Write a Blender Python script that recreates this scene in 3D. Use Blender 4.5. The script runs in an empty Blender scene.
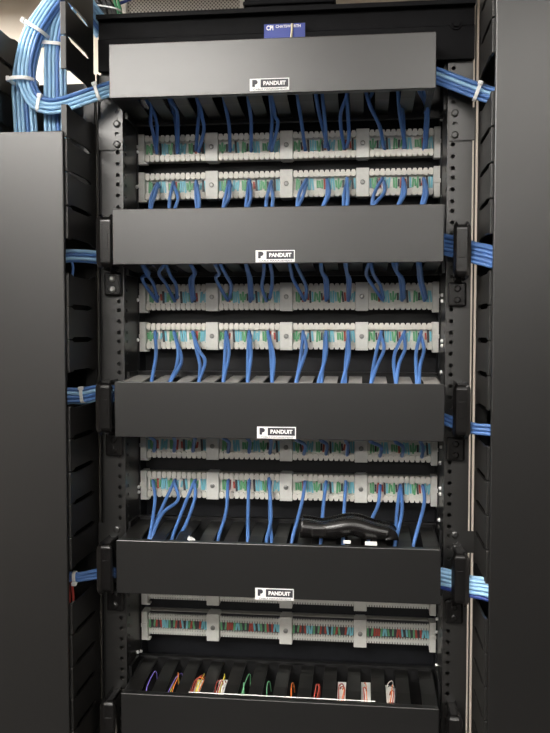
import bpy, bmesh, math, random
from mathutils import Vector, Matrix
random.seed(7)
sc = bpy.context.scene
col = sc.collection
ZF = 2.09                                   # height of the zero line of the survey above the floor

# ------------------------------------------------------------------ camera
FPX = 799.19
CAM = Vector((0.1122, -1.0529, -0.3827 + ZF))
pi_, ya_, ro_ = 0.0443, -0.1086, 0.0006
cf = Vector((math.sin(ya_)*math.cos(pi_), math.cos(ya_)*math.cos(pi_), -math.sin(pi_)))
r0 = Vector((math.cos(ya_), -math.sin(ya_), 0)); u0 = r0.cross(cf)
cr = math.cos(ro_)*r0 + math.sin(ro_)*u0
cu = -math.sin(ro_)*r0 + math.cos(ro_)*u0
cd = bpy.data.cameras.new('camera'); cam = bpy.data.objects.new('camera', cd); col.objects.link(cam)
cd.sensor_fit = 'VERTICAL'; cd.sensor_height = 36; cd.lens = FPX*36/733; cd.clip_start = 0.02
m3 = Matrix((cr, cu, -cf)).transposed()
cam.matrix_world = Matrix.Translation(CAM) @ m3.to_4x4()
sc.camera = cam

# ------------------------------------------------------------------ world, exposure
w = bpy.data.worlds.new('world'); sc.world = w; w.use_nodes = True
w.node_tree.nodes['Background'].inputs[0].default_value = (0.5, 0.5, 0.52, 1)
w.node_tree.nodes['Background'].inputs[1].default_value = 0.01
vs = sc.view_settings
vs.view_transform = 'Standard'; vs.look = 'None'; vs.gamma = 1; vs.use_curve_mapping = False
vs.exposure = 0.55
CEIL = 2.60
# ceiling luminaires: centre x, y, strength
LAMPS = [(-0.80, -1.62, 29.0), (0.80, -1.62, 8.0), (-1.35, -0.30, 26.0), (-1.20, 0.55, 11.0), (1.20, 0.55, 1.6), (-0.80, -3.9, 30.0), (0.80, -3.9, 21.0)]

def P(x, y, Y):
    """photo pixel -> world point on the vertical plane at depth Y"""
    d = cf + (x-275)/FPX*cr - (y-366.5)/FPX*cu
    return CAM + d*((Y-CAM.y)/d.y)

# ------------------------------------------------------------------ materials
def mat(name, rgb, rough=.5, metal=0., spec=.5, noise=0., nscale=40., bump=0., stretch=(1,1,1), emit=None, coat=0.):
    m = bpy.data.materials.new(name); m.use_nodes = True
    nt = m.node_tree; b = nt.nodes['Principled BSDF']
    b.inputs['Base Color'].default_value = (*rgb, 1); b.inputs['Roughness'].default_value = rough
    b.inputs['Metallic'].default_value = metal; b.inputs['Specular IOR Level'].default_value = spec
    if coat: b.inputs['Coat Weight'].default_value = coat
    if emit:
        b.inputs['Emission Color'].default_value = (*emit[0], 1); b.inputs['Emission Strength'].default_value = emit[1]
    if noise or bump:
        tc = nt.nodes.new('ShaderNodeTexCoord'); mp = nt.nodes.new('ShaderNodeMapping')
        mp.inputs['Scale'].default_value = stretch
        nz = nt.nodes.new('ShaderNodeTexNoise'); nz.inputs['Scale'].default_value = nscale; nz.inputs['Detail'].default_value = 5
        nt.links.new(tc.outputs['Object'], mp.inputs[0]); nt.links.new(mp.outputs[0], nz.inputs['Vector'])
        if noise:
            rp = nt.nodes.new('ShaderNodeValToRGB')
            rp.color_ramp.elements[0].position = .3; rp.color_ramp.elements[1].position = .7
            rp.color_ramp.elements[0].color = (*[c*(1-noise) for c in rgb], 1)
            rp.color_ramp.elements[1].color = (*[min(1, c*(1+noise)) for c in rgb], 1)
            nt.links.new(nz.outputs['Fac'], rp.inputs[0]); nt.links.new(rp.outputs[0], b.inputs['Base Color'])
        if bump:
            bp = nt.nodes.new('ShaderNodeBump'); bp.inputs['Strength'].default_value = bump; bp.inputs['Distance'].default_value = .0006
            nt.links.new(nz.outputs['Fac'], bp.inputs['Height']); nt.links.new(bp.outputs[0], b.inputs['Normal'])
    return m

M = {}
M['cover'] = mat('charcoal_cover_plastic', (.0040, .0040, .0041), .345, spec=.9, noise=.12, nscale=60, bump=.05, stretch=(1, 1, 22))
M['side_cover'] = mat('charcoal_side_cover', (.0040, .0038, .0037), .35, spec=.85, noise=.10, nscale=60, bump=.05, stretch=(22, 1, 1))
M['duct'] = mat('black_duct_plastic', (.008, .008, .0085), .38, noise=.2, nscale=90)
M['finger_grey'] = mat('sheen_finger_plastic', (.30, .285, .27), .5, noise=.2, nscale=70)  # lighter base colour paints in the grazing sheen on the middle duct's fingers
M['finger'] = mat('dark_finger_plastic', (.008, .0078, .0075), .34, noise=.2, nscale=70)
M['rack'] = mat('rack_paint', (.010, .0095, .009), .38, spec=1.0, noise=.12, nscale=120, bump=.05)
M['bar'] = mat('black_bar_paint', (.005, .005, .006), .6, spec=.10, noise=.2, nscale=80)
M['panel'] = mat('black_panel_paint', (.0055, .006, .008), .5, spec=.3, noise=.2, nscale=90)
M['vfinger'] = mat('black_finger_plastic', (.010, .0095, .009), .42, noise=.25, nscale=60, bump=.1)
M['ring'] = mat('black_gloss_plastic', (.006, .0055, .0055), .27, noise=.2, nscale=90)
M['block'] = mat('ivory_block_plastic', (.68, .66, .61), .45, noise=.06, nscale=200)
M['bracket'] = mat('grey_bracket_plastic', (.58, .58, .55), .42, noise=.05, nscale=150)
M['base'] = mat('block_base_plastic', (.36, .35, .32), .5, noise=.1, nscale=150)
M['wg'] = mat('wire_green', (.14, .40, .20), .45); M['wc'] = mat('wire_cyan', (.20, .52, .62), .45)
M['wr'] = mat('wire_red', (.42, .07, .05), .45); M['wd'] = mat('wire_dark', (.05, .05, .06), .5)
M['wy'] = mat('wire_yellow', (.75, .62, .08), .45); M['ww'] = mat('wire_white', (.8, .78, .74), .45)
M['wo'] = mat('wire_orange', (.75, .20, .04), .45); M['wp'] = mat('wire_purple', (.22, .16, .62), .45)
M['blue'] = mat('blue_cable_jacket', (.085, .195, .480), .42, noise=.08, nscale=30)
M['lblue'] = mat('light_blue_cable_jacket', (.33, .57, .82), .42, noise=.08, nscale=30)
M['dblue'] = mat('dark_blue_cable_jacket', (.020, .050, .25), .42, noise=.08, nscale=30)
M['redc'] = mat('red_cable_jacket', (.35, .04, .03), .45)
M['blackc'] = mat('black_cable_jacket', (.014, .014, .015), .4)
M['greenc'] = mat('green_cable_jacket', (.05, .22, .10), .45)
M['tie'] = mat('white_nylon', (.92, .92, .91), .4)
M['zinc'] = mat('zinc_steel', (.28, .28, .27), .42, metal=.9)
M['lit_hole_dot'] = mat('lit_hole_white', (.95, .95, .94), .3)  # white stands in for light coming through the upright's web holes
M['label'] = mat('white_label', (.85, .85, .85), .4)
M['print'] = mat('black_print', (.035, .033, .045), .5)
M['pgrey'] = mat('grey_print', (.16, .15, .17), .5)
M['bluelab'] = mat('blue_label', (.020, .045, .30), .4)
M['paper'] = mat('white_paper', (.85, .85, .83), .6)
M['tan'] = mat('tan_nylon', (.55, .48, .32), .5)
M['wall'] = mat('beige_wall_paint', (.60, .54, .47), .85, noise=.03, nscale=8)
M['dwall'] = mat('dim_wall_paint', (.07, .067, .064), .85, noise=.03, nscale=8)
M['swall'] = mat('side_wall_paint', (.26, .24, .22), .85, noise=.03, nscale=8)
M['floor'] = mat('grey_floor_tile', (.022, .021, .020), .7, noise=.15, nscale=6)
M['ceil'] = mat('ceiling_tile', (.72, .71, .68), .9, noise=.05, nscale=120, bump=.2)
M['frame'] = mat('white_frame_paint', (.7, .7, .68), .5)
def perforated():
    m = mat('perforated_sheet', (.55, .53, .50), .45); nt = m.node_tree; b = nt.nodes['Principled BSDF']
    tc = nt.nodes.new('ShaderNodeTexCoord'); mp = nt.nodes.new('ShaderNodeMapping')
    mp.inputs['Rotation'].default_value = (0, math.radians(45), 0)
    vo = nt.nodes.new('ShaderNodeTexVoronoi'); vo.inputs['Scale'].default_value = 150; vo.inputs['Randomness'].default_value = 0
    rp = nt.nodes.new('ShaderNodeValToRGB'); rp.color_ramp.elements[0].position = .30; rp.color_ramp.elements[1].position = .42
    rp.color_ramp.elements[0].color = (.16, .155, .15, 1); rp.color_ramp.elements[1].color = (.62, .60, .57, 1)
    nt.links.new(tc.outputs['Object'], mp.inputs[0]); nt.links.new(mp.outputs[0], vo.inputs['Vector'])
    nt.links.new(vo.outputs['Distance'], rp.inputs[0]); nt.links.new(rp.outputs[0], b.inputs['Base Color'])
    return m
M['perf'] = perforated()

# ------------------------------------------------------------------ mesh helpers
class MB:
    def __init__(s): s.v = []; s.f = []; s.mi = []; s.sm = []
    def add(s, vs, fs, mi=0, smooth=False):
        o = len(s.v); s.v += [tuple(v) for v in vs]
        for f in fs: s.f.append([o+i for i in f]); s.mi.append(mi); s.sm.append(smooth)
    def box(s, x0, x1, y0, y1, z0, z1, mi=0):
        v = [(x0,y0,z0),(x1,y0,z0),(x1,y1,z0),(x0,y1,z0),(x0,y0,z1),(x1,y0,z1),(x1,y1,z1),(x0,y1,z1)]
        s.add(v, [(0,3,2,1),(4,5,6,7),(0,1,5,4),(1,2,6,5),(2,3,7,6),(3,0,4,7)], mi)
    def rbox(s, x0, x1, y0, y1, z0, z1, b, mi=0, seg=2):
        bm = bmesh.new(); bmesh.ops.create_cube(bm, size=1)
        for v in bm.verts:
            v.co = ((x0+x1)/2+v.co.x*(x1-x0), (y0+y1)/2+v.co.y*(y1-y0), (z0+z1)/2+v.co.z*(z1-z0))
        bmesh.ops.bevel(bm, geom=bm.edges[:], offset=b, segments=seg, affect='EDGES', profile=.5)
        bm.verts.index_update()
        s.add([v.co[:] for v in bm.verts], [[v.index for v in f.verts] for f in bm.faces], mi); bm.free()
    def prism(s, pts, a0, a1, axis, mi=0):
        """polygon pts extruded along axis: 'x' -> pts are (y,z); 'y' -> (x,z); 'z' -> (x,y)"""
        def q(p, a): return {'x': (a, p[0], p[1]), 'y': (p[0], a, p[1]), 'z': (p[0], p[1], a)}[axis]
        n = len(pts); v = [q(p, a0) for p in pts] + [q(p, a1) for p in pts]
        f = [list(range(n)), list(range(2*n-1, n-1, -1))] + [(i, i+n, (i+1) % n+n, (i+1) % n) for i in range(n)]
        s.add(v, f, mi)
    def disc(s, c, r, h, axis='y', n=12, mi=0, dome=0.):
        """short cylinder whose front points to -axis"""
        c = Vector(c); rings = []
        for rr, hh in ((r, 0), (r, -h), (r*.6, -h-dome)) if dome else ((r, 0), (r, -h)):
            ring = []
            for i in range(n):
                a = 2*math.pi*i/n; p, q = rr*math.cos(a), rr*math.sin(a)
                ring.append(c + (Vector((p, hh, q)) if axis == 'y' else Vector((hh, p, q)) if axis == 'x' else Vector((p, q, hh))))
            rings.append(ring)
        v = [p for g in rings for p in g]; k = len(rings)
        f = [(a*n+i, a*n+(i+1) % n, (a+1)*n+(i+1) % n, (a+1)*n+i) for a in range(k-1) for i in range(n)]
        f += [list(range((k-1)*n, k*n)), list(range(n))]
        s.add(v, f, mi)
    def tube(s, pts, r, n=8, mi=0, smooth=True, cap=True):
        pts = [Vector(p) for p in pts]; k = len(pts); prev = None; v = []
        for i, p in enumerate(pts):
            t = (pts[min(i+1, k-1)] - pts[max(i-1, 0)]).normalized()
            if prev is None:
                a = Vector((0, 1, 0)) if abs(t.y) < .8 else Vector((1, 0, 0))
                prev = (a - t*a.dot(t)).normalized()
            else: prev = (prev - t*prev.dot(t)).normalized()
            b = t.cross(prev)
            for j in range(n):
                th = 2*math.pi*j/n; v.append(p + prev*(r*math.cos(th)) + b*(r*math.sin(th)))
        f = [(i*n+j, i*n+(j+1) % n, (i+1)*n+(j+1) % n, (i+1)*n+j) for i in range(k-1) for j in range(n)]
        s.add(v, f, mi, smooth)
        if cap: s.add(v[:n], [list(range(n))], mi); s.add(v[-n:], [list(range(n))], mi)
    def mesh(s, name, mats):
        me = bpy.data.meshes.new(name); me.from_pydata(s.v, [], s.f)
        for m in (mats if isinstance(mats, (list, tuple)) else [mats]): me.materials.append(M[m])
        me.polygons.foreach_set('material_index', s.mi); me.polygons.foreach_set('use_smooth', s.sm)
        bm = bmesh.new(); bm.from_mesh(me); bmesh.ops.recalc_face_normals(bm, faces=bm.faces[:]); bm.to_mesh(me); bm.free()
        me.update(); return me
    def build(s, name, mats, parent=None, loc=None):
        return link(name, s.mesh(name, mats), parent, loc)

def link(name, me, parent=None, loc=None, rot=None):
    o = bpy.data.objects.new(name, me); col.objects.link(o)
    if parent: o.parent = parent
    if loc is not None: o.location = loc
    if rot is not None: o.rotation_euler = rot
    return o
def tag(o, label, cat, group=None, kind=None):
    o['label'] = label; o['category'] = cat
    if group: o['group'] = group
    if kind: o['kind'] = kind
    return o
def thing(name, label, cat, loc=(0, 0, 0), group=None):
    o = bpy.data.objects.new(name, None); col.objects.link(o); o.location = loc; o.empty_display_size = .02
    return tag(o, label, cat, group)
def struct(o, label=None):
    o['kind'] = 'structure'
    if label: o['label'] = label
    return o
def smooth(pts, sub=6):
    pts = [Vector(p) for p in pts]
    q = [2*pts[0]-pts[1]] + pts + [2*pts[-1]-pts[-2]]; out = []
    for i in range(1, len(q)-2):
        a, b, c, d = q[i-1:i+3]
        for k in range(sub):
            t = k/sub
            out.append(.5*((2*b) + (c-a)*t + (2*a-5*b+4*c-d)*t*t + (3*b-a-3*c+d)*t*t*t))
    out.append(pts[-1]); return out
def text_mesh(name, body, size, mt, width=None, bold=0.):
    cu_ = bpy.data.curves.new(name, 'FONT'); cu_.body = body; cu_.size = size; cu_.align_x = 'CENTER'; cu_.align_y = 'CENTER'
    cu_.extrude = .00012; cu_.offset = bold; cu_.resolution_u = 3
    o = bpy.data.objects.new(name, cu_); col.objects.link(o)
    bpy.context.view_layer.update()
    me = bpy.data.meshes.new_from_object(o.evaluated_get(bpy.context.evaluated_depsgraph_get()))
    bpy.data.objects.remove(o); bpy.data.curves.remove(cu_)
    me.name = name; me.materials.clear(); me.materials.append(M[mt])
    xs = [v.co.x for v in me.vertices]; ys = [v.co.y for v in me.vertices]
    k = (width/(max(xs)-min(xs))) if width else 1
    mx, my = (max(xs)+min(xs))/2, (max(ys)+min(ys))/2
    for v in me.vertices: v.co = ((v.co.x-mx)*k, -v.co.z, (v.co.y-my))     # stands upright, faces -y
    return me
ORD = ['first','second','third','fourth','fifth','sixth','seventh','eighth','ninth','tenth','eleventh','twelfth']

def holed(mb, plane, c, a0, a1, b0, b1, hole, r, th, mi=0):
    """rectangular plate cell with a round hole; plane 'y': a=x b=z at depth c, 'x': a=y b=z at x=c. th = thickness sign along normal"""
    ca, cb = hole
    outer = [(a1, cb), (a1, b1), (ca, b1), (a0, b1), (a0, cb), (a0, b0), (ca, b0), (a1, b0)]
    inner = [(ca+r*math.cos(i*math.pi/4), cb+r*math.sin(i*math.pi/4)) for i in range(8)]
    def q(p, d): return (p[0], c+d, p[1]) if plane == 'y' else (c+d, p[0], p[1])
    v = [q(p, 0) for p in outer] + [q(p, 0) for p in inner] + [q(p, th) for p in inner] + [q(p, th) for p in outer]
    f = []
    for i in range(8):
        j = (i+1) % 8
        f += [(i, j, 8+j, 8+i), (8+i, 8+j, 16+j, 16+i), (16+i, 16+j, 24+j, 24+i)]
    mb.add(v, f, mi)

# ------------------------------------------------------------------ the room
X0, X1, Y0, Y1 = -2.3, 2.3, -5.6, 1.05
b = MB(); b.box(X0, X1, Y0, Y1, -.05, 0); struct(b.build('floor', 'floor'))
b = MB(); b.box(X0, X1, Y0, Y1, CEIL, CEIL+.05); struct(b.build('ceiling', 'ceil'))
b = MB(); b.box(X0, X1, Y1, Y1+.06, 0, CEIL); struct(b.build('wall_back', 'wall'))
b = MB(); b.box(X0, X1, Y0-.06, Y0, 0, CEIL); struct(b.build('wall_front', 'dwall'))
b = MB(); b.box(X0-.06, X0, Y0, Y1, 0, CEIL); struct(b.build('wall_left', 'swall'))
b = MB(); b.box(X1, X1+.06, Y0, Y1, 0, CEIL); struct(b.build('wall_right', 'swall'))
for i, (x, y, e) in enumerate(LAMPS):
    where = ['in front of the rack at left', 'in front of the rack at right', 'nearest the rack top at left', 'behind the rack at left', 'behind the rack at right', 'farthest from the rack at left', 'farthest from the rack at right'][i]
    t = thing('ceiling_light', 'white recessed fluorescent ceiling light, ' + where, 'light', (x, y, CEIL), 'ceiling lights')
    m = MB()
    for s in (-1, 1):
        m.box(-.62, .62, s*.30-.02, s*.30+.02, -.03, -.001); m.box(s*.60-.02, s*.60+.02, -.28, .28, -.03, -.001)
    m.build('frame', 'frame', t)
    k = 'lamp%d' % i; M[k] = mat('lamp_diffuser_%d' % i, (.8, .8, .8), .5, emit=((1.0, .96, .90), e))
    m = MB(); m.box(-.579, .579, -.279, .279, -.014, -.002); m.build('diffuser', k, t)

# ------------------------------------------------------------------ rack
RY = .0575                                        # depth of the upright faces
RI, RO, RH = .2250, .2560, .23255                 # inner edge, outer edge, hole column
U1 = .04445
rack = thing('equipment_rack', 'tall dark two-post equipment rack holding all the ducts and wiring strips', 'rack', (0, RY, 0))
def hole_levels(zmax, zmin):
    out = []; z0 = -.1468 + ZF                    # a surveyed hole
    k = 30
    while True:
        base = z0 + k*U1
        for d in (0, -.0159, -.0286):
            z = base + d
            if z < zmin: return out
            if z <= zmax: out.append(z)
        k -= 1
LV = hole_levels(ZF+.02, ZF-1.02)
for s, side in ((-1, 'left'), (1, 'right')):
    m = MB(); a0, a1 = sorted((s*RI, s*(RO+(.0022 if s > 0 else 0)))); zt = ZF+.05
    edges = [zt] + [(LV[i]+LV[i+1])/2 for i in range(len(LV)-1)] + [LV[-1]-.008]
    for i, z in enumerate(LV):
        holed(m, 'y', 0, a0, a1, edges[i+1], edges[i], (s*RH, z), .0031, .0026)
    m.box(a0, a1, 0, .0026, 0, edges[-1])
    # inner web with its own hole column
    wx = s*RI
    for i, z in enumerate(LV):
        holed(m, 'x', wx, .0, .026, edges[i+1], edges[i], (.013, z), .0030, s*.0026)
    m.box(min(wx, wx+s*.0026), max(wx, wx+s*.0026), .026, .075, edges[-1], zt)
    m.box(min(wx, wx+s*.0026), max(wx, wx+s*.0026), .0026, .075, 0, edges[-1])
    m.box(a0-(.0115 if s < 0 else 0), a1, .0724, .075, 0, zt)
    o = m.build('upright', 'rack', rack)
    # round white studs added to imitate light shining through web holes
    px = [(441, 236), (441, 268), (443, 295), (443, 301), (443, 341), (443, 346), (442, 372), (442, 385), (441, 402), (441, 413), (442, 447), (441, 463),
          (441, 488), (441, 494), (440, 520), (441, 550), (440.5, 561), (438, 619), (436, 626), (436, 660), (436, 664), (436, 676), (438, 97), (445, 99), (446, 110), (442, 121)] if s > 0 else \
         [(134, 118), (138, 148), (138, 153), (136, 187), (137, 300), (137, 340), (138, 487), (138, 492), (138, 522), (141, 650), (137, 652), (137, 661), (142, 660)]
    for x, y in px:
        p = P(x, y, RY+.045); t = (wx - CAM.x)/(p.x - CAM.x); q = CAM + (p-CAM)*t
        Y = min(max(q.y, RY+.03), RY+.07)
        rv = MB(); rv.disc((0, 0, 0), .0026, .0022, 'x', 8, dome=.0012)
        ob = link('lit_hole_dot', rv.mesh('lit_hole_dot', 'lit_hole_dot'), rack, (wx, Y-RY, q.z))
        if s < 0: ob.rotation_euler = (0, 0, math.pi)
# top bar
m = MB()
zt = ZF+.0545
m.prism([(-.018, zt-.006), (-.018, zt), (.075, zt), (.075, zt-.10), (.072, zt-.10), (.072, zt-.006), (-.004, zt-.006), (-.004, zt-.075), (-.007, zt-.075), (-.007, zt-.006)], -.2565, .2585, 'x')
m.prism([(-.0075, zt-.030), (-.010, zt-.032), (-.010, zt-.075), (-.0072, zt-.075)], -.2565, .2585, 'x')
bar = m.build('top_bar', 'bar', rack)
for x, y in ((456, 24),):
    q = P(x, y, RY-.010); m = MB(); m.disc((q.x, -.010, q.z), .008, .003, 'y', 16); m.disc((q.x, -.013, q.z), .0055, .0035, 'y', 6)
    m.build('bolt', 'bar', bar)
a, c = P(264, 24.5, RY-.011), P(305, 38, RY-.011)
m = MB(); m.box(a.x, c.x, -.0112, -.0101, c.z, a.z); lp = m.build('label_plate', 'bluelab', rack)
lp['label'] = 'blue label plate with white lettering'
zc = a.z - .0050
link('lettering', text_mesh('lettering', 'CPI', .0085, 'label', .0095, .0003), lp, (a.x+.0080, -.0114, zc))
link('lettering', text_mesh('lettering', 'CHATSWORTH', .0052, 'label', .034, .0001), lp, (a.x+.0330, -.0114, zc+.0014))
q = P(292, 31, RY-.014)
m = MB(); m.tube(smooth([(q.x-.001, RY-.0125, q.z-.008), (q.x, RY-.015, q.z), (q.x+.0005, RY-.0165, q.z+.009)], 4), .0016, 8)
tag(m.build('tie_tail', 'tan'), 'small tan plastic tie tail sticking up before the blue plate', 'cable tie')

# ------------------------------------------------------------------ vertical managers
zf = lambda y: P(68, y, -.05).z
SL0 = zf(137); SLP = (zf(668)-zf(137))/16        # slit pitch, negative
def vfinger(s):
    """one slotted side finger: root at the spine, T-shaped tip at the front; s = +1 tip lip to +x"""
    h = -SLP/2
    pr = [(.058, -h), (.058, h), (.046, h), (.038, h-.0022), (.030, h-.0036), (-.030, h-.0036), (-.036, h-.0012), (-.046, h-.0008),
          (-.046, -h+.0008), (-.036, -h+.0012), (-.030, -h+.0036), (.030, -h+.0036), (.038, -h+.0022), (.046, -h)]
    m = MB(); m.prism(pr, -.0014, .0014, 'x')
    m.rbox(-.0014 if s > 0 else -.0065, .0065 if s > 0 else .0014, -.0475, -.0445, -h+.0008, h-.0008, .0008)
    return m.mesh('finger', 'vfinger')
vman = {}
for s, side in ((-1, 'left'), (1, 'right')):
    t = thing('vertical_cable_manager', 'tall charcoal vertical cable manager on the %s side of the rack%s' % (side, ', open at the top' if s < 0 else ''), 'cable manager', (s*.27, 0, 0), 'vertical cable managers')
    vman[s] = t
    fm = vfinger(s); fo = vfinger(-s)
    for k in range(-6, 19):
        zc = SL0 + SLP*(k+.5)
        if k in ((-2, 3, 7, 13) if s < 0 else (-2, 3, 8, 13)): continue
        if k < -4 and s < 0 and k < -5: continue
        link('finger', fm, t, (-s*.0020, 0, zc))
    for k in range(-4, 1):
        link('finger', fo, t, (s*.108, 0, SL0 + SLP*(k+.5)-.012))
    # spine posts and back plate
    m = MB(); zt = ZF+(-.02 if s < 0 else .10)
    m.box(min(-s*.0035, s*.012), max(-s*.0035, s*.012), .058, .064, 0, zt)
    m.box(min(s*.100, s*.112), max(s*.100, s*.112), .058, .10, 0, zt+.03)
    m.box(min(s*.008, s*.112), max(s*.008, s*.112), .100, .104, 0, zt)
    m.box(min(s*.114, s*.116), max(s*.114, s*.116), -.040, .058, .02, SL0-SLP*3.5)
    m.build('spine', 'vfinger', t)
    m = MB(); m.box(-s*.0078-.0007, -s*.0078+.0007, .060, .066, 0, zt); m.build('edge_strip', 'vfinger', t)
    if s < 0: m = MB(); m.box(.0045, .0145, .066, .069, 0, zt); m.build('gap_strip', 'vfinger', t)
    # front cover
    zc = zf(131) if s < 0 else ZF+.13
    m = MB()
    m.rbox(min(0, s*.17), max(0, s*.17), -.0535, -.0495, .05, zc, .0016)
    for xx in (s*.0010, s*.1690):
        m.box(xx-.0010, xx+.0010, -.0500, -.0480, .052, zc-.002)
    m.build('cover', 'side_cover', t)
    # brackets tying the manager to the upright
    for (ya, yb) in (((119.5, 149.5), (523, 560)) if s < 0 else ((108, 140), (531, 553))):
        x0, x1 = (98.5, 122.5) if s < 0 else (449.5, 474.5)
        A, B = P(x0, ya, RY-.003), P(x1, yb, RY-.003)
        br = MB()
        hx = (P(117 if s < 0 else 455, ya, RY-.003)).x; n = 3; hh = (A.z-B.z)/n
        for j in range(n):
            z1 = A.z-j*hh
            holed(br, 'y', RY-.0032, A.x+s*-.27, B.x+s*-.27, z1-hh, z1, (hx-s*.27, z1-hh/2), .0036, .003)
        bo = br.build('bracket', 'rack', t)
        for j in (0, 2):
            sm = MB(); z1 = A.z-j*hh-hh/2; sm.disc((hx-s*.27, RY-.0032, z1), .0050, .0022, 'y', 12, dome=.001)
            sm.box(hx-s*.27-.003, hx-s*.27+.003, RY-.0068, RY-.0064, z1-.0005, z1+.0005)
            sm.build('screw', 'rack', bo)

# ------------------------------------------------------------------ mounting panels behind the strips
for i, (zt, zb) in enumerate(((-.030, -.2505), (-.2515, -.4815), (-.4825, -.7035), (-.7045, -.930))):
    m = MB()
    m.box(-.2245, .2245, .160, .163, zb+ZF, zt+ZF); m.box(-.2245, .2245, .150, .160, zt+ZF-.002, zt+ZF); m.box(-.2245, .2245, .150, .160, zb+ZF, zb+ZF+.002)
    for s in (-1, 1): m.box(min(s*.2245, s*.2225), max(s*.2245, s*.2225), .1270, .160, zb+ZF, zt+ZF)
    o = m.build('mounting_panel', 'panel')
    tag(o, 'black steel mounting panel behind the wiring strips, %s from the top' % ORD[i], 'panel', 'strip mounting panels')

# ------------------------------------------------------------------ horizontal ducts
DUCTS = [(-.2258, .2044, -.0009, .0712), (-.2230, .2162, -.2191, .0743), (-.2222, .2191, -.4514, .0753), (-.2215, .2163, -.6687, .0733), (-.2165, .2158, -.8820, .0733)]
WHICH = ['topmost', 'second from the top', 'middle one', 'second from the bottom', 'lowest, with loose wires']
LABPX = [((249.5, 78), (289.5, 91)), ((255, 250), (295.5, 262.5)), ((256, 426.5), (297, 439)), ((255, 588), (294, 600.5)), None]
DY = .112                                         # depth of the duct back
SLOT = .0340
lab_p = text_mesh('emblem', 'P', .0100, 'print', .0072, .0011)
lab_n = text_mesh('lettering', 'PANDUIT', .0070, 'label', .0295, .0003)
lab_c = text_mesh('lettering', 'CABLE MANAGEMENT', .0030, 'print', .044, .0)
duct_top = []
for i, (xa, xb, zt, h) in enumerate(DUCTS):
    xc, zt = (xa+xb)/2, zt+ZF; W = xb-xa
    t = thing('cable_duct', 'charcoal slotted cable duct with flat front cover, ' + WHICH[i] + ' of five', 'cable duct', (xc, 0, zt-h), 'horizontal cable ducts')
    duct_top.append((xc, zt, h))
    m = MB()
    m.rbox(-W/2, W/2, 0, .0026, 0, h, .0009)
    m.box(-W/2+.001, W/2-.001, .0024, .0110, h-.0022, h-.0004); m.box(-W/2+.001, W/2-.001, .0024, .0110, .0004, .0022)
    m.build('cover', 'cover', t)
    e = .0095; hw = .2215                        # back plate is a little taller than the cover
    m = MB(); m.box(-hw-xc, hw-xc, DY, DY+.003, -e, h+e)
    m.box(-hw-xc, hw-xc, DY-.006, DY, h+e-.0018, h+e); m.box(-hw-xc, hw-xc, DY-.006, DY, -e, -e+.0018)
    m.build('back_plate', 'duct', t)
    for s in (-1, 1):                            # ear towards the upright
        x0, x1 = sorted((s*(hw-.001)-xc, s*.2243-xc)); m = MB(); m.box(x0, x1, .066, DY+.003, -e, h+e); m.build('mounting_ear', 'duct', t)
    fw = SLOT-.0155; sx = .001-xc
    def fing(wd, up):
        m = MB(); sg = 1 if up else -1; pr = []
        top = [(DY, .0060), (.085, .0052), (.045, .0020), (.014, -.0022), (.0118, -.0045)]
        for y, z in top: pr.append((y, sg*z))
        for y, z in reversed(top): pr.append((y+(0 if y > .012 else .0), sg*(z-.0022)))
        m.prism(pr, -wd/2, wd/2, 'x')
        m.prism([(.0118, sg*-.0045), (.0140, sg*-.0045), (.0140, sg*-.020), (.0118, sg*-.020)], -wd/2, wd/2, 'x')   # snap leg behind the cover
        m.prism([(DY, sg*.006), (DY-.008, sg*.0056), (DY, sg*-.006)], -wd/2, -wd/2+.0016, 'x')
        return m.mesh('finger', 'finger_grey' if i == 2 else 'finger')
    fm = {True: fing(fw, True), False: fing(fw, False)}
    ends = W/2-(5.5*SLOT+.00775)
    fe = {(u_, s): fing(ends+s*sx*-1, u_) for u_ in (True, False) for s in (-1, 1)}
    for up in (True, False):
        zz = h-.0030 if up else .0030
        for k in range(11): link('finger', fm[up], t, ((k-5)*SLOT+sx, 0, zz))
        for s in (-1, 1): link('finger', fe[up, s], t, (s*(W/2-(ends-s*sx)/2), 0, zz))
    for s in (-1, 1):                            # thin end cheeks
        m = MB(); x0, x1 = sorted((s*W/2, s*(W/2-.0022)))
        m.prism([(.012, h-.004), (DY, h+.006), (DY, h-.006), (.012, h-.012)], x0, x1, 'x'); m.build('end_cheek', 'duct', t)
        m = MB(); m.prism([(.012, .004), (.012, .012), (DY, .006), (DY, -.006)], x0, x1, 'x'); m.build('end_cheek', 'duct', t)
    if LABPX[i]:
        A, B = P(*LABPX[i][0], 0), P(*LABPX[i][1], 0); lw = .0520; lh = .0158
        cx, cz = (A.x+B.x)/2-xc, (A.z+B.z)/2-(zt-h)
        m = MB(); m.box(cx-lw/2, cx+lw/2, -.0006, .0001, cz-lh/2, cz+lh/2)
        lb = m.build('label', 'label', t); lb['label'] = 'white logo label'
        m = MB(); m.box(cx-lw/2+.0144, cx+lw/2-.0012, -.0008, -.0006, cz-lh/2+.0042, cz+lh/2-.0012); m.build('name_field', 'print', lb)
        link('emblem', lab_p, lb, (cx-lw/2+.0070, -.0008, cz+.0018))
        link('lettering', lab_n, lb, (cx+.0068, -.0010, cz+.0015))
        link('lettering', lab_c, lb, (cx+.001, -.0008, cz-lh/2+.0019))

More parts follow.
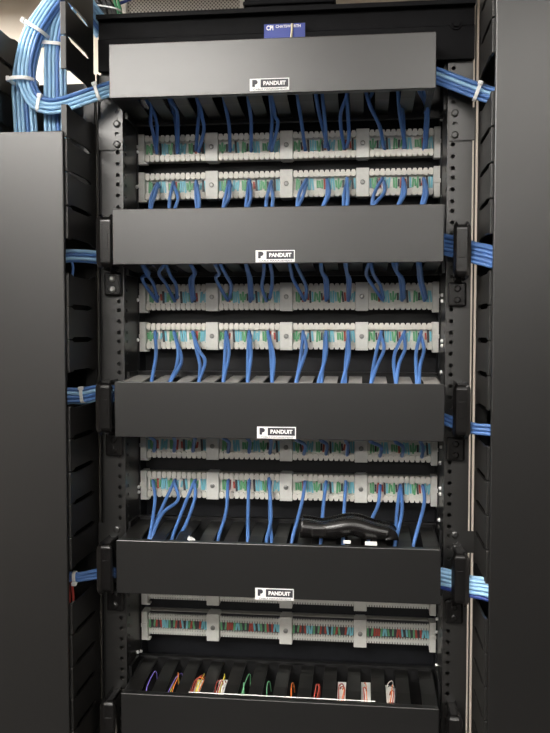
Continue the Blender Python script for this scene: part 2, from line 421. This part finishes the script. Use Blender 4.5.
# ------------------------------------------------------------------ wiring strips
BY = .135                                        # depth of the strip faces
BW = .4470; BH = .0400
STRIPS = [-.1097, -.1660, -.3318, -.3903, -.5560, -.6162, -.7790, -.8340]
sec_w = .0945; mid_w = .0190; end_w = .0100
def clip_mesh(full):
    m = MB(); w_ = sec_w/3 - .0006; h = BH
    if full:
        m.box(-w_/2, w_/2, .004, .012, -h/2+.004, h/2-.004, 0)
        for sg in (-1, 1):
            z0, z1 = sorted((sg*.0122, sg*.0165)); m.box(-w_/2, w_/2, -.0022, .005, z0, z1, 0)
            for k in range(4):
                x = -w_/2 + (k+.5)*w_/4; a = w_/8-.0008; zc = sg*.0145
                m.prism([(x-a, zc-.0034), (x-a*.6, zc-.0050), (x+a*.6, zc-.0050), (x+a, zc-.0034), (x+a, zc+.0034), (x+a*.6, zc+.0050), (x-a*.6, zc+.0050), (x-a, zc+.0034)], -.0042, .001, 'y', 0)
    else:
        m.box(-w_/2, w_/2, .004, .012, -h/2+.004, h/2-.004, 1)
        for sg in (-1, 1):
            z0, z1 = sorted((sg*.0100, sg*.0130)); m.box(-w_/2, w_/2, -.0006, .005, z0, z1, 0)
            for k in range(8):
                x = -w_/2 + (k+.5)*w_/8; a = w_/16-.0006; z0, z1 = sorted((sg*.0068, sg*.0158)); m.box(x-a, x+a, -.001, .003, z0, z1, 0)
    return m.mesh('connecting_clip', ['block', 'wd'] if full else ['bracket', 'wd'])
def wire_mesh(full, seed):
    rnd = random.Random(seed); m = MB(); w_ = sec_w/3 - .001
    names = ['wg', 'wd', 'wr', 'wc', 'ww']
    seq = [4, 0, 0, 1, 2, 4, 3, 3, 3] if full else [0, 1, 0, 2, 1, 2, 3, 3, 3]
    n = len(seq)
    for k, c in enumerate(seq):
        if rnd.random() < .25: c = rnd.choice([0, 1, 2, 3, 4] if full else [0, 1, 2, 3])
        x = -w_/2+(k+.5)*w_/n; a = w_/n*.40; zz = .0098 if full else .0070
        d = rnd.uniform(-.001, .001); t_ = rnd.uniform(.45, .95) if full else rnd.uniform(.7, 1.)
        m.prism([(x-a+d, -zz*t_), (x+a+d, -zz*t_), (x+a-d, zz*t_), (x-a-d, zz*t_)], .0005+.002*rnd.random(), .0042, 'y', c)
    return m.mesh('wire_pairs', names)
clipM = {True: clip_mesh(True), False: clip_mesh(False)}
wireM = {f: [wire_mesh(f, 10*i+f) for i in range(6)] for f in (True, False)}
m = MB(); m.rbox(-mid_w/2, mid_w/2, -.0075, -.0045, -BH/2-.0008, BH/2+.0008, .0008)
m.box(-mid_w/2, -mid_w/2+.002, -.0050, .014, -BH/2, BH/2); m.box(mid_w/2-.002, mid_w/2, -.0050, .014, -BH/2, BH/2)
m.box(-mid_w/2+.002, mid_w/2-.002, -.006, .016, -BH/2-.0008, -BH/2+.0012); m.box(-mid_w/2+.002, mid_w/2-.002, -.006, .016, BH/2-.0012, BH/2+.0008)
brM = m.mesh('bracket', 'bracket')
m = MB(); m.disc((0, -.0075, 0), .0036, .0012, 'y', 12, dome=.0006); m.box(-.0024, .0024, -.0096, -.0090, -.0005, .0005); scM = m.mesh('screw', 'zinc')
m = MB(); m.rbox(-end_w/2, end_w/2, -.0075, .014, -BH/2-.001, BH/2+.001, .0008); m.rbox(-end_w/2, end_w/2+.004, -.0075, .004, -BH/2-.0036, -BH/2-.0008, .0006)
m.rbox(-end_w/2, end_w/2, -.0090, -.0070, -.0030, .0030, .0006)
enM = m.mesh('end_bracket', 'bracket')
BAY = ['below the topmost duct cover', 'below the second duct cover', 'below the middle duct cover', 'above the lowest duct']
secs = []
xx = -BW/2 + end_w
for i in range(4):
    secs.append(xx + sec_w/2); xx += sec_w + mid_w
fit = (BW - 2*end_w - 3*mid_w)/4
for i, z in enumerate(STRIPS):
    full = i < 6
    lab = ('ivory wiring strip with toothed clips, ' if full else 'grey bare wiring strip with fine teeth, ') + ('upper' if i % 2 == 0 else 'lower') + ' one ' + BAY[i//2]
    t = thing('wiring_strip', lab, 'wiring strip', (0, BY, z+ZF), 'wiring strips')
    m = MB(); m.box(-BW/2+.004, BW/2-.004, .012, .0245, -BH/2+.003, BH/2-.003); m.build('base', 'base', t)
    x = -BW/2
    link('end_bracket', enM, t, (x+end_w/2, 0, 0)); link('end_bracket', enM, t, (BW/2-end_w/2, 0, 0))
    x += end_w
    for sct in range(4):
        for c in range(3):
            o = link('connecting_clip', clipM[full], t, (x+fit*(c+.5)/3, 0, 0))
            link('wire_pairs', wireM[full][(i*5+sct*3+c*2) % 6], o)
        x += fit
        if sct < 3:
            bo = link('bracket', brM, t, (x+mid_w/2, 0, 0)); link('screw', scM, bo); x += mid_w

# ------------------------------------------------------------------ cable rings at the duct ends
RW, RHH = .0225, .0690
def ring_mesh():
    m = MB(); path = []
    r = .007; yf, yb, h = 0., .0420, RHH/2
    path.append((yb, h))
    for k in range(7):
        a = math.pi/2*k/6; path.append((yf+r-r*math.sin(a), h-r+r*math.cos(a)))
    for k in range(7):
        a = math.pi/2*k/6; path.append((yf+r-r*math.cos(a), -h+r-r*math.sin(a)))
    path.append((yb, -h))
    def band(x0, x1, off, th, o1=None):
        o1 = off if o1 is None else o1
        n = len(path); v = []
        for i, p in enumerate(path):
            a = Vector(path[max(i-1, 0)]); b_ = Vector(path[min(i+1, n-1)]); t_ = (b_-a).normalized(); nr = Vector((t_.y, -t_.x))
            if i in (0, n-1): nr = Vector((0, 1 if i == 0 else -1))
            if nr.dot(Vector(p)-Vector((.025, 0))) < 0: nr = -nr
            o = Vector(p)+nr*off; op = Vector(p)+nr*o1; q = Vector(p)+nr*-.0022
            e_ = min(1., max(0., (p[0]-.0002)/.007)); k_ = (RW/2-.0048*e_**.5)/(RW/2); k_ = 1 if e_ == 0 else k_
            w0, w1 = x0*k_, x1*k_
            v += [(w0, o.x, o.y), (w1, op.x, op.y), (w1, q.x, q.y), (w0, q.x, q.y)]
        f = []
        for i in range(n-1):
            for j in range(4): f.append((i*4+j, i*4+(j+1) % 4, i*4+4+(j+1) % 4, i*4+4+j))
        f += [(0, 1, 2, 3), tuple(4*n-4+j for j in range(4))]
        m.add(v, f, 0, False)
    band(-RW/2, RW/2, 0, .0022); band(-RW/2, -RW/2+.0045, .0036, .0056, .0); band(RW/2-.0045, RW/2, .0, .0056, .0036)
    m.rbox(-.0040, .0040, -.0008, .0008, -.010, .012, .0004)
    return m.mesh('loop', 'ring')
ringM = ring_mesh()
m = MB(); m.rbox(-.0125, .0125, -.0080, 0, -.0180, .0150, .003); ftM = m.mesh('foot', 'ring')
m = MB(); m.disc((0, -.0080, 0), .0046, .0018, 'y', 12, dome=.0012); m.box(-.003, .003, -.0112, -.0108, -.0005, .0005); fsM = m.mesh('screw', 'zinc'); fdM = fsM.copy(); fdM.materials[0] = M['ring']
RINGS = [(-1, (105, 241.5), 'second duct from the top'), (1, (462, 250), 'second duct from the top'), (-1, (104.5, 408), 'middle duct'), (1, (461.5, 411), 'middle duct'),
         (-1, (105.5, 569), 'second duct from the bottom'), (1, (460, 580), 'second duct from the bottom'), (-1, (108.5, 726), 'lowest duct'), (1, (454, 742), 'lowest duct')]
for s, (x, y), wh in RINGS:
    q = P(x, y, .015)
    t = thing('cable_ring', 'black plastic cable ring at the %s end of the %s' % ('left' if s < 0 else 'right', wh), 'cable ring', (q.x, .015, q.z), 'cable rings')
    link('loop', ringM, t)
    fx = s*.2395 - q.x
    fo = link('foot', ftM, t, (fx, RY-.015-.0004, -RHH/2-.020))
    m = MB(); m.box(min(0, fx)-.004, max(0, fx)+.004, RY-.015-.0060, RY-.015-.0004, -RHH/2-.008, -RHH/2+.002); m.build('arm', 'ring', t)
    for d in (.006, -.009): link('screw', fsM if (s < 0 and y < 300) else fdM, fo, (0, 0, d))

# ------------------------------------------------------------------ patch cables
CR = .0026
def cable(name, pts, mt, label, group, r=CR, cat='cable', n=8, sub=6):
    m = MB(); m.tube(smooth(pts, sub), r, n); o = m.build(name, mt)
    return tag(o, label, cat, group)
BAYA = {
 0: [[(146,99),(153,110),(157,126),(156.5,151)], [(155,101),(150,121),(153,133),(156,149)], [(165,99),(172,108),(176,126),(177,151)], [(171,99),(177,112),(178,130),(178,149)], [(197,98),(199,110),(197,136),(196,149)],
     [(206,101),(204,130),(199,150)], [(228,98),(229,125),(230,149)], [(252,98),(251,122),(251,149)], [(270,96),(272,115),(271,138),(269,148)], [(278,96),(278,124),(272,149)], [(302,95),(303,120),(305,148)],
     [(316,96),(321,120),(328,147)], [(327,95),(326,115),(326,136),(325,146)], [(350,93),(341,112),(341,128),(344,147)], [(347,94),(348,115),(349,136),(347,146)],
     [(376,91),(369,103),(379,125),(384,147)], [(366,92),(372,110),(380,127),(383,145)], [(400,91),(403,114),(404,147)], [(402,91),(405,116),(405,145)], [(419,90),(426,108),(424,147)], [(423,90),(428,110),(426,145)]],
 1: [[(136,262),(142,279),(156,300)], [(141,262),(146,273),(153,283),(157,297)], [(161,262),(159,273),(166,284),(174,300)], [(165,262),(168,275),(176,285),(177,297)], [(186,262),(190,280),(192,300)], [(189,262),(193,281),(194,298)],
     [(212,262),(216,279),(227,299)], [(220,262),(227,275),(231,285),(230,297)], [(246,262),(249,280),(250,300)], [(249,262),(251,280),(252,298)], [(263,262),(258,274),(262,287),(266,300)], [(270,262),(272,274),(272,286),(270,297)],
     [(288,262),(293,279),(304,299)], [(298,262),(305,274),(306,286),(306,297)], [(321,262),(325,280),(326,299)], [(324,262),(327,280),(328,297)], [(345,262),(348,280),(348,299)], [(347,262),(350,281),(349,297)],
     [(369,262),(366,274),(373,286),(382,299)], [(371,262),(376,274),(380,285),(383,297)], [(393,262),(400,278),(402,299)], [(397,262),(403,280),(404,297)], [(418,262),(419,278),(424,299)], [(420,262),(422,280),(426,297)]],
 2: [[(153+dx, 434),(155+dx,442),(154+dx,451)] for dx in (0, 20, 39)] + [[(229,435),(229,443),(228,452)], [(250,435),(250,443),(249,452)], [(271,436),(271,444),(270,453)], [(304,436),(305,445),(304,454)], [(326,437),(327,445),(326,454)], [(348,437),(348,446),(347,455)],
     [(380,438),(381,447),(380,456)], [(402,438),(403,447),(402,456)], [(422,438),(423,447),(422,457)]],
}
BAYB = {
 0: [[(157,184),(151,198),(150,210)], [(158,186),(154,198),(154,210)], [(173,183),(170,198),(169,210)], [(174,186),(178,198),(176,210)], [(196,182),(196,198),(197,210)], [(197,185),(199,198),(200,210)],
     [(229,182),(225,198),(223,210)], [(230,185),(229,198),(228,210)], [(249,181),(247,197),(246,210)], [(250,184),(251,197),(250,210)], [(271,182),(267,197),(266,210)], [(271,185),(273,197),(273,210)],
     [(306,180),(299,194),(297,210)], [(306,184),(303,196),(303,210)], [(327,180),(327,195),(326,210)], [(328,183),(329,195),(329,210)], [(347,179),(348,195),(349,210)], [(347,182),(344,195),(344,210)],
     [(382,179),(374,194),(372,208)], [(384,182),(384,193),(377,208)], [(403,179),(402,194),(400,208)], [(404,182),(405,194),(404,208)], [(424,179),(427,193),(427,208)], [(424,182),(424,194),(421,208)]],
 1: [[(155,333),(156,355),(158,380)], [(174,333),(178,350),(176,368),(166,383)], [(175,336),(181,355),(180,366),(170,383)], [(193,333),(199,350),(205,362),(198,384)], [(194,336),(197,352),(200,366),(199,384)],
     [(226,333),(225,354),(227,380)], [(227,336),(229,354),(228,380)], [(249,333),(248,354),(252,382)], [(250,336),(251,356),(253,382)], [(268,333),(271,355),(277,384)], [(269,336),(274,358),(279,384)], [(303,333),(301,355),(302,384)], [(304,336),(306,350),(303,380)],
     [(326,333),(326,355),(318,384)], [(325,336),(324,358),(327,384)], [(348,333),(349,355),(342,385)], [(348,336),(346,360),(345,385)], [(381,333),(375,358),(377,385)], [(381,336),(384,349),(377,366),(379,385)],
     [(404,333),(394,357),(398,385)], [(404,336),(405,349),(399,364),(403,385)], [(421,333),(416,354),(417,385)], [(421,336),(424,350),(420,366),(419,385)]],
 2: [[(153,482),(155,500),(150,537)], [(174,482),(161,510),(149,538)], [(175,485),(178,500),(162,514),(152,538)], [(194,482),(181,514),(171,542)], [(195,485),(195,498),(186,524),(183,542)],
     [(228,482),(226,512),(216,541)], [(249,481),(248,512),(251,542)], [(269,481),(271,518),(266,542)], [(270,484),(270,520),(274,544)], [(305,482),(302,502),(291,545)], [(326,482),(323,510),(323,545)], [(346,482),(344,512),(343,545)],
     [(380,487),(378,505),(371,522),(368,545)], [(400,487),(397,512),(396,545)], [(401,490),(402,512),(400,545)], [(423,487),(424,505),(413,545)]],
}
def ports(lst, top):
    """group the cables of one strip by the port of the strip they end at"""
    ref = [156, 176, 195, 229, 250, 270, 305, 327, 348, 382, 403, 424]; out = {}
    for c in lst:
        x = c[-1][0] if top else c[0][0]
        out.setdefault(min(range(12), key=lambda k: abs(ref[k]-x)), []).append(c)
    return out
for up, BA in ((True, BAYA), (False, BAYB)):
    for bay, lst in BA.items():
        si = bay*2 + (0 if up else 1)
        for k, cs in sorted(ports(lst, up).items()):
            cs = sorted(cs, key=lambda c: c[len(c)//2][0])
            for j, c in enumerate(cs):
                pts = []; n = len(c)
                for i, (x, y) in enumerate(c):
                    f = i/(n-1) if not up else 1-i/(n-1)          # 0 at the strip, 1 at the duct
                    Y = .1318 - (.080 if bay == 0 else .106)*f**1.1 if up else .1318 - .088*f**1.1
                    Y -= .006*j*(1-abs(2*f-1)) + (.004*j if f < .1 else 0)
                    if f == 0: Y = .131 - .004*j
                    pts.append(P(x, y, Y))
                if up: pts = pts[::-1]
                kk = min(range(12), key=lambda q_: abs(.001+(q_-5.5)*SLOT-pts[-1].x)); sc_ = .001+(kk-5.5)*SLOT
                pts[-1].x = min(max(pts[-1].x, sc_-.0045), sc_+.0045); e = pts[-1]
                if up:                                  # pass the slot plane inside the slot
                    zd = duct_top[bay][1]-duct_top[bay][2]-.004; a_, b_ = pts[-2], pts[-1]
                    if a_.z < zd-.004 < b_.z:
                        f_ = (zd-.004-a_.z)/(b_.z-a_.z); c_ = a_.lerp(b_, f_); c_.x = min(max(c_.x, sc_-.0045), sc_+.0045)
                        if (c_-a_).length < .014: a_.x = a_.x*.4+c_.x*.6
                        else: pts.insert(-1, c_)
                pts.append(e + Vector((0, -.004, .022 if up else -.022)))
                pts.insert(0, pts[0] + Vector((0, .006, -.001 if not up else .001)))
                which = '' if len(cs) == 1 else ['left ', 'right ', 'third '][j]
                lab = '%sblue patch cable at the %s port of the %s wiring strip from the top' % (which, ORD[k], ORD[si])
                cable('patch_cable', pts, 'blue', lab, 'patch cables on the wiring strips')

# ------------------------------------------------------------------ cable bundles and ties
CNM = {'lblue': 'light blue', 'blue': 'blue', 'dblue': 'dark blue'}
def bundle(path, offs, mts, label, group, r=CR, sub=6):
    """path: (px, py, depth); offs: (across, depth) in metres"""
    base = [P(x, y, Y) for x, y, Y in path]
    dv = base[3]-base[0] if path[0][0] not in (104, 80, 60) else base[-1]-base[0]; first = 'left' if path[0][0] in (104, 80) else ('bottom' if dv.x > 0 else 'top')
    for i, (a, d) in enumerate(offs):
        pts = []
        for k, p in enumerate(base):
            t_ = base[min(k+1, len(base)-1)] - base[max(k-1, 0)]; t_.y = 0; t_.normalize()
            side = Vector((-t_.z, 0, t_.x)); wob = random.uniform(-.0005, .0005)
            pts.append(p + side*(a+wob) + Vector((0, d, 0)))
        nf = sum(1 for o_ in offs if o_[1] == 0)
        lab = (CNM[mts[i % len(mts)]] + ' network cable, ' + ORD[i if i < nf else 0] + ' from the ' + first + ', ' + label if i < nf else
              CNM[mts[i % len(mts)]] + ' network cable behind those ' + label)
        cable('network_cable', pts, mts[i % len(mts)], lab, group, r, sub=sub)
def grid(n, layers, pitch=.0054):
    return [((i-(n-1)/2)*pitch + (.0027 if l % 2 else 0), l*.0049) for l in range(layers) for i in range(n)]
def tie(px, py, Y, ang, ra, rd, label, head=1, wd=.0036):
    """nylon strap round a bundle; ang = direction of the bundle in the photo plane (deg)"""
    c = P(px, py, Y); a = math.radians(ang); t_ = Vector((math.cos(a), 0, math.sin(a))); side = Vector((-t_.z, 0, t_.x)); dp = Vector((0, 1, 0))
    m = MB(); n = 28; v = []
    for i in range(n):
        th = 2*math.pi*i/n; sq = lambda q: math.copysign(abs(q)**.75, q)
        for (k, wv) in ((1.0, -wd), (1.0, wd), (.86, wd), (.86, -wd)):
            v.append(side*(ra*k*sq(math.cos(th))) + dp*(rd*k*sq(math.sin(th))) + t_*wv/1.6)
    f = [(i*4+j, i*4+(j+1) % 4, ((i+1) % n)*4+(j+1) % 4, ((i+1) % n)*4+j) for i in range(n) for j in range(4)]
    m.add(v, f)
    o = thing('cable_tie', label, 'cable tie', c, 'white cable ties')
    m.build('strap', 'tie', o)
    h = MB(); h.rbox(-.0034, .0034, -.003, .003, -.0026, .0026, .0012)
    ho = h.build('head', 'tie', o, side*(ra*.85*head) + dp*(-rd*.75)); ho.rotation_euler = (0, -a, 0)
    return o
LB = ['lblue', 'lblue', 'lblue', 'blue']
# thick bundle in the left manager
bundle([(104,30,.15),(92,14,.135),(80,-2,.115),(64,-8,.08),(47,10,.045),(33,32,.025),(24.5,62,.015),(21.5,90,.015),(24,130,.015),(25,175,.015)], grid(5, 2, .0058), LB,
       'in the curved strand of the thick bundle', 'cables of the left strand of the thick bundle')
bundle([(80,-6,.10),(67,6,.06),(58,24,.030),(54,50,.022),(53.5,85,.020),(54,130,.020),(54,175,.020)], grid(5, 2, .0058), LB,
       'in the straight strand of the thick bundle', 'cables of the right strand of the thick bundle')
bundle([(60,-8,.060),(46,11,.030),(33,33,.008),(25.5,60,-.002),(25,80,-.002),(32,98,-.002),(46,106,-.003),(62,105,.002),(84,97.5,.012),(108,89.5,.030),(135,84,.045)], grid(4, 2, .0054), LB,
       'sweeping into the topmost duct', 'cables entering the topmost duct from the left')
tie(37, 30, .018, 58, .0190, .0185, 'white cable tie around the curved strand near its top', 1)
tie(52, 45, .026, 85, .0170, .0110, 'white cable tie around the straight strand near its top', 1)
tie(24, 82, .008, 90, .0180, .0215, 'white cable tie low around the curved strand of the thick bundle', 1)
tie(40, 104, .000, -12, .0115, .0080, 'white cable tie where the side branch leaves the thick bundle', 1)
tie(98, 92.5, .022, 18, .0120, .0085, 'white cable tie on the cables just left of topmost duct cover', 1)
bundle([(420,70,.045),(437,76,.040),(450,81,.035),(466,87,.028),(482,93,.018),(500,99,.004),(512,112,.002),(514,150,.002)], grid(4, 2, .0054), ['blue', 'blue', 'lblue', 'blue'],
       'leaving the topmost duct to the right', 'cables leaving the topmost duct to the right')
tie(477, 92, .020, -20, .0120, .0085, 'white cable tie on the cables right of the topmost duct', 1)
bundle([(128,256,.045),(112,256,.040),(98,256,.030),(82,255,.018),(62,256,.004),(52,268,.002),(50,310,.002)], grid(3, 2, .0052), ['lblue', 'blue'],
       'leaving the second duct to the left', 'cables leaving the second duct to the left')
bundle([(425,241,.045),(444,245,.040),(458,248,.030),(473,253,.018),(492,258,.004),(508,270,.002),(512,315,.002)], grid(5, 2, .0054), ['blue'],
       'leaving the second duct to the right', 'cables leaving the second duct to the right')
bundle([(130,395,.045),(114,393,.040),(98,392,.030),(82,395,.016),(64,396,.004),(52,408,.002),(50,450,.002)], grid(4, 2, .0053), ['blue', 'lblue', 'blue'],
       'leaving the middle duct to the left', 'cables leaving the middle duct to the left')
tie(83, 395, .018, 5, .0115, .0090, 'white cable tie on the cables left of the middle duct', 1)
bundle([(425,414,.045),(444,419,.040),(460,425,.028),(476,429,.016),(496,432,.004),(506,445,.002),(508,490,.002)], grid(3, 1, .0053), ['blue'],
       'leaving the middle duct to the right', 'cables leaving the middle duct to the right')
bundle([(132,573,.045),(114,573,.040),(98,574,.028),(80,577,.016),(64,578,.004),(54,590,.002),(52,630,.002)], grid(3, 1, .0050), ['blue'],
       'leaving the second-lowest duct to the left', 'cables leaving the second-lowest duct to the left')
tie(75, 577.5, .010, 2, .0090, .0060, 'white cable tie on the cables left of the second-lowest duct', -1)
bundle([(422,577,.045),(441,580,.040),(455,583,.030),(470,588,.016),(490,592,.004),(502,605,.002),(506,650,.002)], grid(5, 2, .0053), ['dblue', 'lblue', 'lblue', 'lblue', 'lblue'],
       'leaving the second-lowest duct to the right', 'cables leaving the second-lowest duct to the right')
cable('network_cable', [P(496, 222, 0), P(496.5, 240, 0), P(499, 262, 0)], 'wo', 'orange cable peeping out beside the right side cover', None, .0015)
for k, (x, y) in enumerate(((69, 590), (73, 592))):
    cable('network_cable', [P(x-3, y-18, .01), P(x, y, .006), P(x+1, y+30, .006)], 'redc', 'dark red cable inside the left manager, %s one' % ('left' if k == 0 else 'right'), None, .0018)
cable('network_cable', [P(72, 262, .004), P(73, 270, .006), P(71, 285, .006)], 'blue', 'short blue cable end below the second left cable bunch', None, .0018)

# black cables over the top left of the rack
BK = [('blackc', (86, -6), (101, 16)), ('blackc', (92, -8), (106, 15)), ('blackc', (98, -8), (112, 14)), ('greenc', (112, -8), (118, 14)), ('greenc', (116, -8), (121, 14)), ('blackc', (104, -8), (115, 14))]
for i, (mt, a, c_) in enumerate(BK):
    cable('power_cable', [P(a[0], a[1]-6, .145), P((a[0]+c_[0])/2, (a[1]+c_[1])/2, .15), P(c_[0], c_[1], .155), P(c_[0]+2, c_[1]+40, .16)], mt,
          '%s cable dropping behind the rack top at upper left, %s of six' % ('black' if mt == 'blackc' else 'green', ORD[i]), 'cables behind the rack top', .0044 if mt == 'blackc' else .0022)
cable('network_cable', [P(118, 4, .16), P(126, 1, .17), P(138, -5, .18), P(160, -20, .2)], 'dblue', 'dark blue cable crossing above the rack top at upper left', None, .0024)
tie(106, 9, .150, 80, .0240, .0120, 'white cable tie around the black cables above the rack', 1, .0014)

# ------------------------------------------------------------------ loose ring and bits in the fourth duct
xc4, zt4, h4 = duct_top[3]
path = [(302, 519), (311, 520), (322, 522), (335, 519.5), (347, 517), (358, 517.5), (370, 521.5), (382, 525), (391, 527), (396, 532), (397, 541)]
t = thing('cable_ring', 'loose black glossy cable ring lying on the second-lowest duct', 'cable ring', (P(352, 530, .045).x, .045, zt4+.003), 'cable rings')
sp = smooth([P(x, y, .045) for x, y in path], 3)
zmin = zt4 + .0035
def loose_band(y0, y1, th, lift):
    m = MB(); v = []; n = len(sp); o = t.location
    for i, p in enumerate(sp):
        t_ = (sp[min(i+1, n-1)]-sp[max(i-1, 0)]); t_.y = 0; t_.normalize(); nr = Vector((-t_.z, 0, t_.x))
        a = p + nr*lift; q = p - nr*th
        for yy, w_ in ((y0, a), (y1, a), (y1, q), (y0, q)): v.append((w_.x-o.x, yy, max(w_.z, zmin)-o.z))
    f = [(i*4+j, i*4+(j+1) % 4, i*4+4+(j+1) % 4, i*4+4+j) for i in range(n-1) for j in range(4)] + [(0, 1, 2, 3), tuple(4*n-4+j for j in range(4))]
    m.add(v, f, 0, True); return m
loose_band(-.018, .018, .0024, 0).build('loop', 'ring', t)
for s in (-1, 1): loose_band(s*.0165-.002, s*.0165+.002, .022, .0016).build('rim', 'ring', t)
p = P(319, 537, .03); m = MB(); m.rbox(-.011, .011, -.020, -.014, -.007, .008, .003)
m.build('foot', 'ring', t, (p.x-t.location.x, 0, max(p.z, zmin+.008)-t.location.z))
def paper(x, y, Y, wx, wy, label, dz=-.004, z=None, rz=0.):
    q = P(x, y, Y); m = MB(); m.box(-wx/2, wx/2, -wy/2, wy/2, -.0004, .0004)
    o = m.build('paper_tag', 'paper'); o.location = (q.x, Y, (z if z is not None else q.z)+dz); o.rotation_euler = (math.radians(8), 0, rz)
    return tag(o, label, 'paper tag', 'white paper tags in the ducts')
paper(347, 542, .018, .010, .010, 'small white tag left below the loose black ring', 0)
paper(371, 543.5, .019, .016, .012, 'wider white tag right below the loose black ring', 0)
q = P(191, 540, .014); m = MB(); m.rbox(-.0045, .0045, -.004, .004, -.003, .003, .001); m.box(-.003, .003, .004, .010, -.002, .002)
o = m.build('plug_end', 'tie'); o.location = (q.x, .016, q.z); o.rotation_euler = (0, .5, .4); tag(o, 'small white plug end at the front edge of second-lowest duct', 'plug')

# ------------------------------------------------------------------ loose wires in the lowest duct
xc5, zt5, h5 = duct_top[4]
WL = {0: ['wp'], 1: ['wp', 'wy', 'wo'], 2: ['wr', 'wr', 'wy', 'wy', 'wo'], 3: ['wr', 'wr', 'wy', 'ww'], 4: ['wg', 'wg'], 5: ['wg'], 6: ['wo'], 7: ['wr', 'wr', 'wr'], 8: ['wr', 'wo', 'wr'], 9: ['wr', 'wo'], 10: ['ww', 'wo', 'wr', 'wd']}
CN = {'wp': 'purple', 'wy': 'yellow', 'wo': 'orange', 'wr': 'red', 'ww': 'white', 'wg': 'green', 'wd': 'black'}
for k, cl in WL.items():
    x = .001 + (k-5.5)*SLOT; seen = {}
    for j, c in enumerate(cl):
        rnd = random.Random(k*17+j); dx = (j-(len(cl)-1)/2)*.0030; hi = rnd.uniform(-.004, .003); y2 = rnd.uniform(.045, .085); sk = rnd.uniform(-.004, .004)
        pts = [(x+dx, .018, zt5-.030), (x+dx*1.1, .019, zt5-.010), (x+dx+sk*.3, .026, zt5-.003+hi), (x+dx+sk, (y2+.02)/2+.01, zt5+.001+hi), (x-dx*.8+sk*.5, y2, zt5-.003+hi), (x-dx, y2+.006, zt5-.022)]
        n = cl.count(c); seen[c] = seen.get(c, 0)+1
        lab = ('' if n == 1 else ORD[seen[c]-1]+' ') + '%s loose wire in the %s slot of the lowest duct' % (CN[c], ORD[k])
        cable('loose_wire', pts, c, lab, 'loose wires in the lowest duct', .0008, 'wire', 6, 4)
for k, (wx, wy, Y, dz) in {2: (.011, .035, .055, -.010), 3: (.0125, .050, .050, -.010), 8: (.012, .060, .055, -.010), 9: (.0135, .070, .052, -.010), 10: (.0125, .045, .060, -.010)}.items():
    m = MB(); m.box(-wx/2, wx/2, -wy/2, wy/2, -.0004, .0004); o = m.build('paper_tag', 'paper'); o.location = (.001+(k-5.5)*SLOT, Y, zt5+dz); o.rotation_euler = (math.radians(4), 0, 0)
    tag(o, 'white tag in the %s slot of the lowest duct' % ORD[k], 'paper tag', 'white paper tags in the ducts')
m = MB(); m.box(-.128, .128, -.0022, .0022, -.0004, .0004); o = m.build('lip_highlight', 'paper'); o.location = (.004, .0168, zt5-.0016); o.rotation_euler = (-.35, 0, 0); tag(o, 'long white strip imitating the highlight inside the front edge of the lowest duct', 'painted highlight')  # added white strip stands in for the bright highlight along the cover lip

# ------------------------------------------------------------------ background above the rack
A, B = P(124, -12, 1.02), P(244, 26, 1.02)
t = thing('vent_panel', 'pale perforated metal vent panel on the wall above the rack', 'vent panel', ((A.x+B.x)/2, 1.02, B.z))
hx = (B.x-A.x)/2; hz = A.z-B.z
m = MB(); m.box(-hx, hx, 0, .01, 0, hz); m.build('perforated_sheet', 'perf', t)
m = MB()
for s in (-1, 1): m.rbox(s*hx-.01, s*hx+.01, -.012, .03, -.01, hz+.01, .003)
m.rbox(-hx, hx, -.012, .03, -.012, .008, .003); m.rbox(-hx, hx, -.012, .03, hz-.008, hz+.012, .003); m.build('frame', 'frame', t)
A, B = P(246, -14, .10), P(334, 8, .10)
m = MB(); zt = ZF+.0545
m.prism([(A.x, zt), (B.x, zt), (B.x, zt+.016), (B.x-.006, zt+.022), (B.x-.006, zt+.05), (A.x, zt+.05)], .085, .125, 'y'); m.rbox(A.x-.002, B.x+.003, .080, .130, zt+.020, zt+.026, .002)
tag(m.build('runway_support', 'bar'), 'black steel support block standing on the rack top', 'support block')
